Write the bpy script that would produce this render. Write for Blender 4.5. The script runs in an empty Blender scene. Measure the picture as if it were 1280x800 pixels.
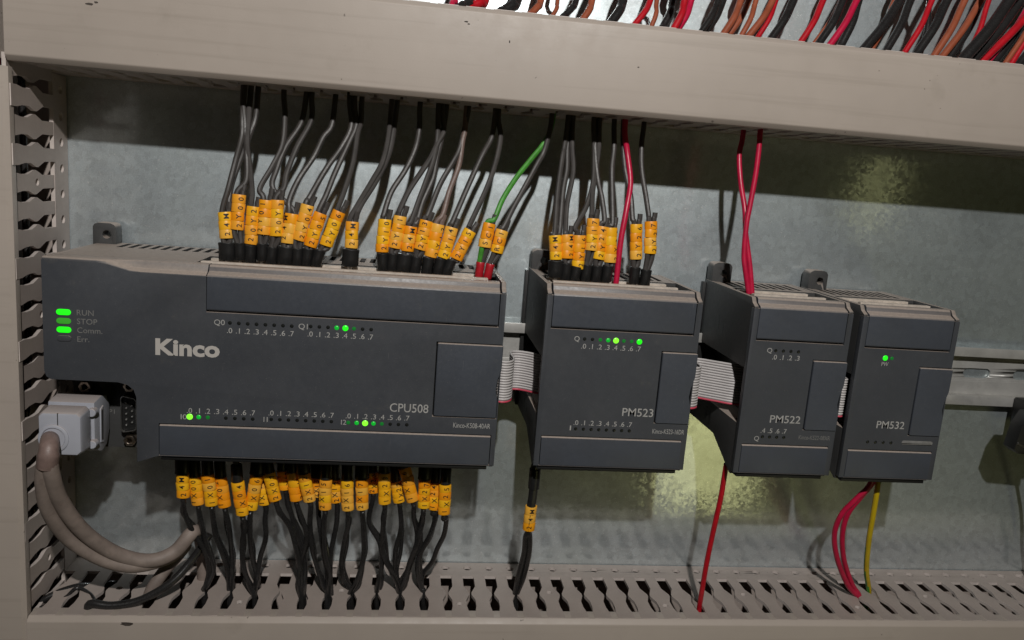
import bpy, bmesh, math, random
from mathutils import Vector, Matrix
import numpy as np
random.seed(7)
S = 0.001                                   # everything below is written in millimetres
SC = bpy.context.scene
COL = SC.collection

# ------------------------------------------------------------------ camera
RC = np.array([[0.99028, -0.11593, 0.07682], [0.05417, -0.18717, -0.98083], [0.12808, 0.97546, -0.17907]])
CP = np.array([157.113, -429.923, 137.253]); FPX = 992.894
cam = bpy.data.cameras.new('camera'); cam.sensor_width = 36; cam.lens = FPX / 1280 * 36
cam.clip_start = 0.01; cam.clip_end = 50
co = bpy.data.objects.new('camera', cam); COL.objects.link(co)
co.matrix_world = Matrix(((RC[0][0], -RC[1][0], -RC[2][0], CP[0] * S), (RC[0][1], -RC[1][1], -RC[2][1], CP[1] * S),
                          (RC[0][2], -RC[1][2], -RC[2][2], CP[2] * S), (0, 0, 0, 1)))
SC.camera = co

# ------------------------------------------------------------------ light and exposure
w = bpy.data.worlds.new('World'); SC.world = w; w.use_nodes = True
bg = w.node_tree.nodes['Background']; bg.inputs[0].default_value = (0.85, 0.85, 0.50, 1); bg.inputs[1].default_value = 0.005
def lamp(name, kind, loc, power, color, **k):
    d = bpy.data.lights.new(name, kind); d.energy = power; d.color = color
    for a, b in k.items(): setattr(d, a, b)
    o = bpy.data.objects.new(name, d); COL.objects.link(o); o.location = [c * S for c in loc]; return o
def aim(o, t):
    v = Vector([c * S for c in t]) - o.location
    o.rotation_euler = v.to_track_quat('-Z', 'Y').to_euler()
lamp('work_lamp', 'POINT', (198, -656, 485), 16.5, (1.0, 0.975, 0.94), shadow_soft_size=0.009)
def opening(name, loc, power, sx, sy, lean):      # bright openings of the room beyond, mirrored in the zinc
    o = lamp(name, 'AREA', loc, power, (1.0, 0.93, 0.42), shape='RECTANGLE', size=sx, size_y=sy)
    fz = Vector((0, -1, 0)); fy = Vector((lean, 0, 1)).normalized(); fx = fy.cross(fz)
    o.matrix_world = Matrix.Translation(o.location) @ Matrix((fx, fy, fz)).transposed().to_4x4()
opening('window_light', (752, -900, -440), 0.34, 0.215, 0.25, 0.12)
opening('doorway_light', (1035, -900, 185), 0.022, 0.06, 0.16, 0.25)
SC.view_settings.view_transform = 'Standard'; SC.view_settings.look = 'None'
SC.view_settings.exposure = 0; SC.view_settings.gamma = 1
SC.render.engine = 'CYCLES'

# ------------------------------------------------------------------ helpers
def ray(px, py):
    return RC.T @ np.array([(px - 640) / FPX, (py - 400) / FPX, 1.0])
def at(px, py, Y):                          # point of the photograph at the depth Y (mm in front of the panel: negative)
    d = ray(px, py); return Vector(CP + d * (Y - CP[1]) / d[1])
def atz(px, py, Z):
    d = ray(px, py); return Vector(CP + d * (Z - CP[2]) / d[2])

MATS = {}
def mat(name, col, rough=0.5, metal=0.0, spec=0.5, emit=None, es=0.0, vary=0.0, scale=120, dust=0.0, dcol=(0.42, 0.35, 0.30), bump=0.0, bscale=900, blotch=None, rand=None, coat=0.0, wear=0.0, grime=0.0):
    m = bpy.data.materials.new(name); m.use_nodes = True; MATS[name] = m
    n, l = m.node_tree.nodes, m.node_tree.links
    p = n['Principled BSDF']; p.inputs['Roughness'].default_value = rough; p.inputs['Metallic'].default_value = metal
    p.inputs['Specular IOR Level'].default_value = spec; p.inputs['Base Color'].default_value = (*col, 1)
    p.inputs['Coat Weight'].default_value = coat
    if emit: p.inputs['Emission Color'].default_value = (*emit, 1); p.inputs['Emission Strength'].default_value = es
    tc = n.new('ShaderNodeTexCoord'); out = None
    def noise(sc, det=4, ro=0.6):
        t = n.new('ShaderNodeTexNoise'); t.inputs['Scale'].default_value = sc; t.inputs['Detail'].default_value = det
        t.inputs['Roughness'].default_value = ro; l.new(tc.outputs['Object'], t.inputs['Vector']); return t
    def ramp(src, a, b, ca=(0, 0, 0, 1), cb=(1, 1, 1, 1)):
        r = n.new('ShaderNodeValToRGB'); r.color_ramp.elements[0].position = a; r.color_ramp.elements[1].position = b
        r.color_ramp.elements[0].color = ca; r.color_ramp.elements[1].color = cb; l.new(src, r.inputs[0]); return r
    def mix(fac, a, b):
        x = n.new('ShaderNodeMix'); x.data_type = 'RGBA'
        if hasattr(fac, 'is_linked'): l.new(fac, x.inputs[0])
        else: x.inputs[0].default_value = fac
        for s, i in ((a, 6), (b, 7)):
            if hasattr(s, 'is_linked'): l.new(s, x.inputs[i])
            else: x.inputs[i].default_value = (*s, 1)
        return x.outputs[2]
    base = col
    if rand:                                # colour that differs from piece to piece
        oi = n.new('ShaderNodeObjectInfo'); r = n.new('ShaderNodeValToRGB'); r.color_ramp.interpolation = 'CONSTANT'
        els = r.color_ramp.elements
        for k, c in enumerate(rand):
            e = els[k] if k < 2 else els.new(k / len(rand))
            e.position = k / len(rand); e.color = (*c, 1)
        l.new(oi.outputs['Random'], r.inputs[0]); base = r.outputs[0]; out = base
    if vary:
        t = noise(scale); rr = ramp(t.outputs[0], 0.35, 0.7)
        dark = tuple(c * (1 - vary) for c in col)
        if rand: out = mix(mulf(n, l, rr.outputs[0], vary), base, (0.5, 0.2, 0.02))
        else: out = mix(rr.outputs[0], base, dark)
        t2 = noise(scale * 9); r2 = ramp(t2.outputs[0], 0.3, 0.8, (rough - .06,) * 3 + (1,), (rough + .1,) * 3 + (1,)); l.new(r2.outputs[0], p.inputs['Roughness'])
    if blotch:                              # stains with a shape of their own
        t = noise(blotch[1], 5, 0.65); rr = ramp(t.outputs[0], blotch[2], blotch[2] + 0.12)
        out = mix(mulf(n, l, rr.outputs[0], blotch[3]), out if out is not None else base, blotch[0])
    if wear:
        t = noise(2600, 2, 0.5); rr = ramp(t.outputs[0], 0.70, 0.76); out = mix(mulf(n, l, rr.outputs[0], wear), out if out is not None else base, (0.34, 0.31, 0.28))
        mp = n.new('ShaderNodeMapping'); mp.inputs['Scale'].default_value = (1500, 1500, 70); mp.inputs['Rotation'].default_value = (0, 0.5, 0); l.new(tc.outputs['Object'], mp.inputs[0])
        t = noise(1.0, 3, 0.6); l.new(mp.outputs[0], t.inputs['Vector']); rr = ramp(t.outputs[0], 0.70, 0.75); out = mix(mulf(n, l, rr.outputs[0], wear * .6), out, (0.28, 0.27, 0.26))
        t = noise(28, 6, 0.65); rr = ramp(t.outputs[0], 0.4, 0.75); out = mix(mulf(n, l, rr.outputs[0], wear * .35), out, (0.11, 0.105, 0.10))
    if grime:
        t = noise(330, 2, 0.5); rr = ramp(t.outputs[0], 0.745, 0.77); out = mix(mulf(n, l, rr.outputs[0], grime), out if out is not None else base, (0.07, 0.055, 0.045))
        mp = n.new('ShaderNodeMapping'); mp.inputs['Scale'].default_value = (8, 300, 300); l.new(tc.outputs['Object'], mp.inputs[0])
        t = noise(1.0, 4, 0.6); l.new(mp.outputs[0], t.inputs['Vector']); rr = ramp(t.outputs[0], 0.55, 0.75); out = mix(mulf(n, l, rr.outputs[0], grime * .35), out, (0.22, 0.185, 0.15))
    if dust:                                # dust lies on what faces up
        g = n.new('ShaderNodeNewGeometry'); sx = n.new('ShaderNodeSeparateXYZ'); l.new(g.outputs['Normal'], sx.inputs[0])
        r = ramp(sx.outputs[2], 0.25, 0.75); t = noise(700, 6, 0.7); rr = ramp(t.outputs[0], 0.25, 0.6, (.72,) * 3 + (1,))
        f = n.new('ShaderNodeMath'); f.operation = 'MULTIPLY'; l.new(r.outputs[0], f.inputs[0]); l.new(rr.outputs[0], f.inputs[1])
        f2 = n.new('ShaderNodeMath'); f2.operation = 'MULTIPLY'; l.new(f.outputs[0], f2.inputs[0]); f2.inputs[1].default_value = dust
        out = mix(f2.outputs[0], out if out is not None else base, dcol)
    if out is not None: l.new(out, p.inputs['Base Color'])
    if bump:
        b = n.new('ShaderNodeBump'); b.inputs['Strength'].default_value = bump; b.inputs['Distance'].default_value = 0.0002
        t = noise(bscale, 3); l.new(t.outputs[0], b.inputs['Height']); l.new(b.outputs[0], p.inputs['Normal'])
    return m
def mulf(n, l, s, k):
    f = n.new('ShaderNodeMath'); f.operation = 'MULTIPLY'; l.new(s, f.inputs[0]); f.inputs[1].default_value = k; return f.outputs[0]

BODY = mat('charcoal_plastic', (0.052, 0.056, 0.065), 0.48, vary=0.12, scale=40, dust=0.9, bump=0.25, bscale=2500, blotch=((0.10, 0.095, 0.085), 60, 0.62, 0.35), wear=0.4)
FLAP = mat('charcoal_flap_plastic', (0.058, 0.065, 0.080), 0.42, vary=0.15, scale=55, dust=0.9, bump=0.2, bscale=2200, blotch=((0.095, 0.095, 0.095), 90, 0.64, 0.3), wear=0.35)
SIDE = mat('charcoal_side_plastic', (0.052, 0.052, 0.052), 0.6, vary=0.15, scale=60, dust=0.85, bump=0.2)
BLACKP = mat('black_plastic', (0.010, 0.010, 0.010), 0.45, vary=0.2, scale=200)
DUCT = mat('beige_duct_plastic', (0.42, 0.362, 0.315), 0.5, vary=0.10, scale=14, bump=0.12, bscale=1200, blotch=((0.27, 0.23, 0.19), 22, 0.62, 0.35), grime=0.7)
FING = mat('beige_finger_plastic', (0.385, 0.325, 0.29), 0.55, vary=0.15, scale=60, bump=0.1, blotch=((0.26, 0.22, 0.19), 90, 0.6, 0.4), grime=0.5)
EDGE = mat('lit_edge_plastic', (0.60, 0.53, 0.49), 0.5, vary=0.2, scale=200)  # lamplight on the edge faces, painted as a paler plastic
TERM = mat('cream_terminal_plastic', (0.62, 0.54, 0.46), 0.5, vary=0.3, scale=300, dust=0.2)
PRINT = mat('pale_grey_print', (0.42, 0.41, 0.39), 0.6, vary=0.3, scale=500)
PRINTF = mat('faded_grey_print', (0.20, 0.195, 0.185), 0.6, vary=0.3, scale=500)
LOGO = mat('silver_grey_print', (0.47, 0.44, 0.41), 0.5)
INK = mat('black_ink', (0.012, 0.009, 0.008), 0.6)
RING = mat('orange_marker_plastic', (0.85, 0.36, 0.02), 0.4, vary=0.07, scale=500,
           rand=[(0.92, 0.37, 0.008), (0.93, 0.45, 0.010), (0.90, 0.32, 0.006), (0.90, 0.46, 0.055), (0.95, 0.50, 0.012), (0.90, 0.38, 0.025)])
FERR = mat('black_ferrule_plastic', (0.014, 0.014, 0.014), 0.38, vary=0.3, scale=300)
FERRR = mat('red_ferrule_plastic', (0.45, 0.012, 0.022), 0.4, vary=0.2, scale=300)
TIN = mat('tinned_copper', (0.62, 0.60, 0.57), 0.3, metal=1.0)
WBLK = mat('grey_black_wire', (0.062, 0.055, 0.051), 0.46, vary=0.35, scale=150, spec=0.5)
WBLK2 = mat('black_wire_pvc', (0.022, 0.021, 0.021), 0.27, vary=0.35, scale=150, spec=0.5)
WRED = mat('red_wire_pvc', (0.55, 0.010, 0.055), 0.36, vary=0.25, scale=150)
WRED2 = mat('scarlet_wire_pvc', (0.50, 0.008, 0.018), 0.36, vary=0.25, scale=150)
WBRN = mat('brown_wire_pvc', (0.33, 0.085, 0.040), 0.38, vary=0.25, scale=150)
WTAU = mat('dusty_brown_wire_pvc', (0.19, 0.13, 0.11), 0.5, vary=0.25, scale=150)
WGRN = mat('green_wire_pvc', (0.07, 0.32, 0.035), 0.4, vary=0.45, scale=260)
WYEL = mat('yellow_wire_pvc', (0.62, 0.44, 0.01), 0.4, vary=0.2, scale=150)
WGRY = mat('grey_wire_pvc', (0.35, 0.34, 0.33), 0.45, vary=0.2, scale=150)
CABL = mat('dusty_beige_cable', (0.275, 0.22, 0.19), 0.6, vary=0.35, scale=110, bump=0.2, blotch=((0.16, 0.12, 0.10), 130, 0.6, 0.6))
SLEEVE = mat('brown_tape', (0.23, 0.16, 0.14), 0.5, vary=0.4, scale=180, bump=0.3, bscale=400)
PLUG = mat('light_grey_plug_plastic', (0.40, 0.41, 0.46), 0.42, vary=0.12, scale=60, dust=0.75, dcol=(0.40, 0.33, 0.29), bump=0.15, blotch=((0.25, 0.2, 0.18), 120, 0.66, 0.5))
SMUT = mat('dark_smudge', (0.07, 0.055, 0.045), 0.7, vary=0.5, scale=900)
STEEL = mat('zinc_steel', (0.55, 0.54, 0.52), 0.32, metal=1.0, vary=0.25, scale=200)
BRASS = mat('nickel_nut', (0.62, 0.52, 0.43), 0.3, metal=1.0)
RIB = mat('grey_ribbon_pvc', (0.56, 0.53, 0.52), 0.5, vary=0.12, scale=200)
RIBD = mat('shaded_ribbon_groove', (0.17, 0.155, 0.16), 0.6)  # shadow lines between the conductors, painted into the grooves
RIBR = mat('red_ribbon_edge', (0.55, 0.06, 0.10), 0.5)
LEDOFF = mat('unlit_led', (0.012, 0.013, 0.012), 0.3)
LEDB = mat('bright_green_led', (0.02, 0.3, 0.02), 0.3, emit=(0.012, 1.0, 0.006), es=1.0)
LEDY = mat('bright_lime_led', (0.1, 0.4, 0.02), 0.3, emit=(0.22, 1.0, 0.03), es=1.2)
LEDM = mat('green_led', (0.01, 0.2, 0.02), 0.3, emit=(0.0, 1.0, 0.06), es=0.33)
LEDD = mat('dim_green_led', (0.01, 0.1, 0.02), 0.3, emit=(0.02, 1.0, 0.1), es=0.09)
LEDS = mat('dull_green_lens', (0.03, 0.15, 0.02), 0.3, emit=(0.10, 1.0, 0.05), es=0.22)

# galvanised sheet: spangles, dull stains and sparkle painted in as tiny pale flecks
def galvanised(name, k=1.0, metal=0.7, rough=0.5, gloss=0.25, tilt=0.026):
    m = bpy.data.materials.new(name); m.use_nodes = True
    n, l = m.node_tree.nodes, m.node_tree.links; p = n['Principled BSDF']
    tc = n.new('ShaderNodeTexCoord')
    def N(kind, **a):
        t = n.new(kind)
        for q, v in a.items(): t.inputs[q].default_value = v
        l.new(tc.outputs['Object'], t.inputs['Vector']); return t
    def ramp(src, a, b, ca, cb):
        r = n.new('ShaderNodeValToRGB'); r.color_ramp.elements[0].position = a; r.color_ramp.elements[1].position = b
        r.color_ramp.elements[0].color = (*ca, 1); r.color_ramp.elements[1].color = (*cb, 1); l.new(src, r.inputs[0]); return r.outputs[0]
    def mix(f, a, b, mode='MIX'):
        x = n.new('ShaderNodeMix'); x.data_type = 'RGBA'; x.blend_type = mode
        for s, i in ((f, 0), (a, 6), (b, 7)):
            if hasattr(s, 'is_linked'): l.new(s, x.inputs[i])
            else: x.inputs[i].default_value = s if i == 0 else (*s, 1)
        return x.outputs[2]
    wob = N('ShaderNodeTexNoise', Scale=420.0, Detail=3.0)
    vo = n.new('ShaderNodeTexVoronoi'); vo.inputs['Scale'].default_value = 330
    vm = n.new('ShaderNodeMix'); vm.data_type = 'VECTOR'; vm.inputs[0].default_value = 0.0035
    l.new(tc.outputs['Object'], vm.inputs[4]); l.new(wob.outputs['Color'], vm.inputs[5]); l.new(vm.outputs[1], vo.inputs['Vector'])
    c = ramp(vo.outputs['Color'], 0.0, 1.0, (0.33 * k, 0.372 * k, 0.395 * k), (0.50 * k, 0.57 * k, 0.605 * k))
    fine = N('ShaderNodeTexNoise', Scale=1500.0, Detail=4.0, Roughness=0.7)
    c = mix(0.45, c, ramp(fine.outputs[0], 0.3, 0.7, (0.30 * k, 0.33 * k, 0.335 * k), (0.62 * k, 0.66 * k, 0.67 * k)))
    big = N('ShaderNodeTexNoise', Scale=16.0, Detail=5.0, Roughness=0.6)
    c = mix(ramp(big.outputs[0], 0.45, 0.72, (0, 0, 0), (0.55, 0.55, 0.55)), c, (0.30 * k, 0.325 * k, 0.31 * k))
    st = N('ShaderNodeTexNoise', Scale=110.0, Detail=6.0, Roughness=0.7, Distortion=1.2)
    c = mix(ramp(st.outputs[0], 0.6, 0.7, (0, 0, 0), (0.35, 0.35, 0.35)), c, (0.58 * k, 0.61 * k, 0.61 * k))
    fl = N('ShaderNodeTexNoise', Scale=850.0, Detail=2.0)
    c = mix(ramp(fl.outputs[0], 0.655, 0.70, (0, 0, 0), (1, 1, 1)), c, (0.9, 0.92, 0.92))
    sc = n.new('ShaderNodeMapping'); sc.inputs['Scale'].default_value = (900, 60, 160); sc.inputs['Rotation'].default_value = (0, 0.7, 0); l.new(tc.outputs['Object'], sc.inputs[0])
    sn = n.new('ShaderNodeTexNoise'); sn.inputs['Scale'].default_value = 1.0; sn.inputs['Detail'].default_value = 3; l.new(sc.outputs[0], sn.inputs['Vector'])
    c = mix(ramp(sn.outputs[0], 0.68, 0.74, (0, 0, 0), (0.5, 0.5, 0.5)), c, (0.75, 0.78, 0.77))
    # every zinc crystal lies at its own small tilt
    v2 = n.new('ShaderNodeTexVoronoi'); v2.inputs['Scale'].default_value = 620; l.new(vm.outputs[1], v2.inputs['Vector'])
    ge = n.new('ShaderNodeNewGeometry')
    def vmath(op, x, y):
        q = n.new('ShaderNodeVectorMath'); q.operation = op; l.new(x, q.inputs[0])
        if hasattr(y, 'is_linked'): l.new(y, q.inputs[1])
        else: q.inputs[1].default_value = y
        return q.outputs[0]
    tl = vmath('MULTIPLY', vmath('SUBTRACT', v2.outputs['Color'], (.5, .5, .5)), (tilt,) * 3)
    tl2 = vmath('MULTIPLY', vmath('SUBTRACT', wob.outputs['Color'], (.5, .5, .5)), (tilt * .6,) * 3)
    nrm = vmath('NORMALIZE', vmath('ADD', vmath('ADD', ge.outputs['Normal'], tl), tl2), (0, 0, 0))
    p2 = n.new('ShaderNodeBsdfPrincipled'); ms = n.new('ShaderNodeMixShader'); ms.inputs[0].default_value = gloss
    for q, ro, me in ((p, rough, metal), (p2, rough * .27, 1.0)):
        l.new(c, q.inputs['Base Color']); q.inputs['Metallic'].default_value = me; l.new(nrm, q.inputs['Normal']); q.inputs['Roughness'].default_value = ro
    l.new(ramp(big.outputs[0], 0.3, 0.7, (rough - .08,) * 3, (rough + .1,) * 3), p.inputs['Roughness'])
    l.new(p.outputs[0], ms.inputs[1]); l.new(p2.outputs[0], ms.inputs[2]); l.new(ms.outputs[0], n['Material Output'].inputs[0])
    return m
GALV = galvanised('galvanised_sheet', 1.6, 0.8, 0.5, 0.28); RAIL = mat('zinc_rail', (0.52, 0.51, 0.485), 0.42, metal=0.35, vary=0.2, scale=90, blotch=((0.30, 0.29, 0.27), 60, 0.6, 0.5))

# ---- object linking -------------------------------------------------
ORG = {}                                    # world origin (mm) of every root / part
def label(o, lab=None, cat=None, group=None, kind=None):
    for k, v in (('label', lab), ('category', cat), ('group', group), ('kind', kind)):
        if v: o[k] = v
def thing(name, lab, cat, loc=(0, 0, 0), group=None, kind=None):
    o = bpy.data.objects.new(name, None); COL.objects.link(o); o.empty_display_size = 0.005
    o.location = [c * S for c in loc]; ORG[o] = Vector(loc); label(o, lab, cat, group, kind); return o
def link(name, me, parent=None, org=None, matx=None):
    o = bpy.data.objects.new(name, me); COL.objects.link(o)
    if parent is not None: o.parent = parent
    if matx is not None: o.matrix_local = matx
    return o
class MB:
    def __init__(s): s.bm = bmesh.new(); s.m = 0
    def _f(s, vs):
        try: f = s.bm.faces.new(vs); f.material_index = s.m; return f
        except ValueError: return None
    def loft(s, rings, closed=True, caps=True):
        R = [[s.bm.verts.new(v) for v in r] for r in rings]; k = len(R[0])
        for a, b in zip(R, R[1:]):
            for i in range(k if closed else k - 1):
                s._f([a[i], a[(i + 1) % k], b[(i + 1) % k], b[i]])
        if caps: s._f(R[0][::-1]); s._f(R[-1])
    def box(s, x0, x1, y0, y1, z0, z1):
        s.loft([[(x0, y0, z), (x1, y0, z), (x1, y1, z), (x0, y1, z)] for z in (z0, z1)])
    def prx(s, poly, x0, x1): s.loft([[(x, y, z) for y, z in poly] for x in (x0, x1)])
    def pry(s, poly, y0, y1): s.loft([[(x, y, z) for x, z in poly] for y in (y0, y1)])
    def prz(s, poly, z0, z1): s.loft([[(x, y, z) for x, y in poly] for z in (z0, z1)])
    def tube(s, pts, r, n=10, caps=True, split=None, m2=1, turn=0.0):
        pts = [Vector(p) for p in pts]; rs = r if isinstance(r, (list, tuple)) else [r] * len(pts)
        up = Vector((0.13, 0.9, 0.2)).normalized(); rings = []
        for i, p in enumerate(pts):
            t = (pts[min(i + 1, len(pts) - 1)] - pts[max(i - 1, 0)]).normalized()
            u = (up - t * up.dot(t)).normalized(); up = u; v = t.cross(u)
            rings.append([s.bm.verts.new(p + (u * math.cos(a) + v * math.sin(a)) * rs[i]) for a in [2 * math.pi * j / n for j in range(n)]])
        for q, (a, b) in enumerate(zip(rings, rings[1:])):
            for j in range(n):
                f = s._f([a[j], a[(j + 1) % n], b[(j + 1) % n], b[j]])
                if split is not None and f and ((j / n + turn * q) % 1.0) < split: f.material_index = m2
        if caps: s._f(rings[0][::-1]); s._f(rings[-1])
    def lathe(s, p, axis, prof, n=16, a=1.0, b=1.0, side=None):   # prof: (radius, height along axis)
        p, t = Vector(p), Vector(axis).normalized(); u = (Vector(side) if side else Vector((1, 0, 0)) if abs(t.x) < .8 else Vector((0, 1, 0)))
        u = (u - t * u.dot(t)).normalized(); v = t.cross(u)
        s.loft([[p + t * h + u * math.cos(q) * r * a + v * math.sin(q) * r * b for q in [2 * math.pi * j / n for j in range(n)]] for r, h in prof])
    def bevel(s, off=0.4, seg=2, ang=30):
        s.bm.normal_update()
        es = [e for e in s.bm.edges if len(e.link_faces) == 2 and e.calc_face_angle(0) > math.radians(ang)]
        bmesh.ops.bevel(s.bm, geom=es, offset=off, segments=seg, affect='EDGES', profile=0.6, clamp_overlap=True)
        return s
    def mesh(s, name, mats, org=(0, 0, 0), sharp=35):
        bmesh.ops.recalc_face_normals(s.bm, faces=s.bm.faces)
        o = Vector(org)
        for v in s.bm.verts: v.co = (v.co - o) * S
        me = bpy.data.meshes.new(name); s.bm.to_mesh(me); s.bm.free()
        for m in (mats if isinstance(mats, (list, tuple)) else [mats]): me.materials.append(m)
        for f in me.polygons: f.use_smooth = True
        me.set_sharp_from_angle(angle=math.radians(sharp)); return me
    def build(s, name, mats, parent=None, org=None, sharp=35):
        base = ORG.get(parent, Vector((0, 0, 0))) if parent else Vector((0, 0, 0))
        og = Vector(org) if org is not None else base
        o = link(name, s.mesh(name, mats, og, sharp), parent); o.location = (og - base) * S; ORG[o] = og; return o
def put(name, me, parent, loc, rot=None):    # a shared mesh (in metres) as a part at a world place (mm)
    o = link(name, me, parent); o.location = (Vector(loc) - ORG[parent]) * S; ORG[o] = Vector(loc)
    if rot is not None: o.rotation_euler = rot
    return o
TMP = []
def flat(outlines, thick=0.0, bev=0.0):      # filled outline with holes -> bmesh in mm, plane XY
    cu = bpy.data.curves.new('t', 'CURVE'); cu.dimensions = '2D'; cu.fill_mode = 'BOTH'; cu.extrude = thick / 2
    for o in outlines:
        sp = cu.splines.new('POLY'); sp.points.add(len(o) - 1); sp.use_cyclic_u = True
        for q, (x, y) in zip(sp.points, o): q.co = (x, y, 0, 1)
    return tomesh(cu)
def tomesh(cu):
    ob = bpy.data.objects.new('t', cu); COL.objects.link(ob); bpy.context.view_layer.update()
    me = bpy.data.meshes.new_from_object(ob.evaluated_get(bpy.context.evaluated_depsgraph_get()))
    bpy.data.objects.remove(ob); bpy.data.curves.remove(cu)
    bm = bmesh.new(); bm.from_mesh(me); bpy.data.meshes.remove(me)
    bmesh.ops.remove_doubles(bm, verts=bm.verts, dist=1e-5); return bm
def plate_xz(outlines, y0, y1):              # outline in X,Z; a plate between two depths
    mb = MB(); mb.bm.free(); bm = flat(outlines, abs(y1 - y0)); ym = (y0 + y1) / 2
    for v in bm.verts: v.co = (v.co.x, ym - v.co.z, v.co.y)
    mb.bm = bm; return mb
def plate_xy(outlines, z0, z1):
    mb = MB(); mb.bm.free(); bm = flat(outlines, abs(z1 - z0))
    for v in bm.verts: v.co.z += (z0 + z1) / 2
    mb.bm = bm; return mb
def rect(x0, x1, z0, z1): return [(x0, z0), (x1, z0), (x1, z1), (x0, z1)]
def circ(x, y, r, n=14, sx=1.0): return [(x + r * sx * math.cos(2 * math.pi * i / n), y + r * math.sin(2 * math.pi * i / n)) for i in range(n)]
def slot(x, y, L, W, n=6):
    pts = []
    for i in range(n + 1): a = -math.pi / 2 + math.pi * i / n; pts.append((x + L / 2 - W / 2 + W / 2 * math.cos(a), y + W / 2 * math.sin(a)))
    for i in range(n + 1): a = math.pi / 2 + math.pi * i / n; pts.append((x - L / 2 + W / 2 + W / 2 * math.cos(a), y + W / 2 * math.sin(a)))
    return pts
def text_bm(s, size, bold=0.0):
    cu = bpy.data.curves.new('t', 'FONT'); cu.body = s; cu.size = size; cu.offset = bold; cu.resolution_u = 3
    cu.align_x = 'LEFT'; cu.fill_mode = 'FRONT' if hasattr(cu, 'fill_mode') else cu.fill_mode
    return tomesh(cu)
def lettering(s, x0, x1, z0, cap, y, parent, m, bold=0.0, name='lettering'):
    bm = text_bm(s, 10.0, bold); xs = [v.co.x for v in bm.verts]; ys = [v.co.y for v in bm.verts]
    a, b = min(xs), max(xs); c = cap / 7.3; kx = (x1 - x0) / (b - a) if x1 else c
    mb = MB(); mb.bm.free(); mb.bm = bm
    for v in bm.verts: v.co = (x0 + (v.co.x - a) * kx, y, z0 + v.co.y * c)
    return mb.build(name, m, parent)
def smooth(pts, n=8):                        # Catmull-Rom through the points
    P = [Vector(p) for p in pts]; P = [P[0] * 2 - P[1]] + P + [P[-1] * 2 - P[-2]]; out = []
    for i in range(1, len(P) - 2):
        for k in range(n):
            t = k / n; a, b, c, d = P[i - 1:i + 3]
            out.append(0.5 * ((2 * b) + (c - a) * t + (2 * a - 5 * b + 4 * c - d) * t * t + (3 * b - a - 3 * c + d) * t ** 3))
    return out + [P[-2]]

# ------------------------------------------------------------------ setting: mounting panel
mb = MB(); mb.box(-140, 760, 0, 2.5, -240, 460); mb.bevel(0.4)
o = mb.build('mounting_panel', GALV); label(o, 'galvanised steel mounting panel behind the modules', None, None, 'structure')
# ------------------------------------------------------------------ DIN rail
rail = thing('din_rail', 'galvanised slotted steel rail the grey modules are clipped onto', 'rail', (0, 0, 40.7))
ZR = 40.7
holes = [slot(497.5 + 33 * k, ZR + 0.9, 18, 6) for k in range(-17, 5)]
plate_xz([rect(-8, 640, ZR - 13, ZR + 13)] + holes, -1.6, -0.4).build('rail_web', RAIL, rail)
for sgn in (1, -1):
    mb = MB(); f = [(-0.4, 12), (-0.4, 13.2), (-6.6, 13.2), (-6.6, 17.5), (-7.8, 17.5), (-7.8, 12)]
    mb.prx([(y, ZR + sgn * z) for y, z in f], -8, 640); mb.bevel(0.35, 2).build('rail_flange', RAIL, rail)
# ------------------------------------------------------------------ wiring ducts
DF = 57.0; PITCH = 12.5; X0H = 185.37
def lit_edges(mb, ax):                       # thin walls of the openings get a paler colour, their lamplight painted in
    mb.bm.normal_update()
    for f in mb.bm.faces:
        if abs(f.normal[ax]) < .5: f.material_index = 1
def finger_mesh(hole=None, var=0):
    h = [(15.8, 3.1), (27.5, 3.1), (34.0, 5.55), (36.2, 5.55), (41.5, 3.75), (47.5, 3.75), (53.0, 4.6), (58.2, 4.6)]
    o = [(p, -d) for d, p in h] + [(-p, -d) for d, p in h[::-1]]
    lo = [o] + ([circ(0, -hole, 1.7, 10)] if hole else [])
    mb = plate_xy(lo, -1.7, 0); lit_edges(mb, 2); return mb.mesh('finger', [FING, EDGE])
FM = {0: finger_mesh(), 1: finger_mesh(33.0), 2: finger_mesh(45.5)}
def duct(root, a0, a1, phase, sgn, place, skip=()):
    """one slotted side wall. place(p, d, h) -> world mm; returns nothing"""
    pass
def strip_h(xa, xb, z0, z1, par, ph):        # base strip with a row of holes, horizontal
    ks = range(int(math.ceil((xa - ph + 3) / PITCH)), int((xb - ph - 3) / PITCH) + 1)
    mb = plate_xy([rect(xa, xb, -15.8, -0.6)] + [circ(ph + PITCH * k, -7.1, 2.35, 14) for k in ks], z0 + .2, z1); lit_edges(mb, 2); mb.build('base_strip', [FING, EDGE], par)
def cover_h(xa, xb, z0, z1, par, lipz=6.0):
    out = [(-51.5, z1), (-51.5, z1 + 1.6), (-58.6, z1 + 1.6), (-60.8, z1 - 0.6), (-60.8, z0 + 0.6), (-58.6, z0 - 1.6), (-51.5, z0 - 1.6), (-51.5, z0),
           (-58.0, z0), (-59.2, z0 + 1.2), (-59.2, z1 - 1.2), (-58.0, z1)]
    mb = MB(); mb.prx(out, xa, xb); mb.bevel(0.5, 2, 40); return mb.build('cover', DUCT, par)
def base_h(xa, xb, z0, z1, par):
    mb = MB(); mb.box(xa, xb, -2.2, -0.3, z0, z1); mb.build('duct_base', FING, par)
rnd = random.Random(3)
XA, XB = -16.6, 610
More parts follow.
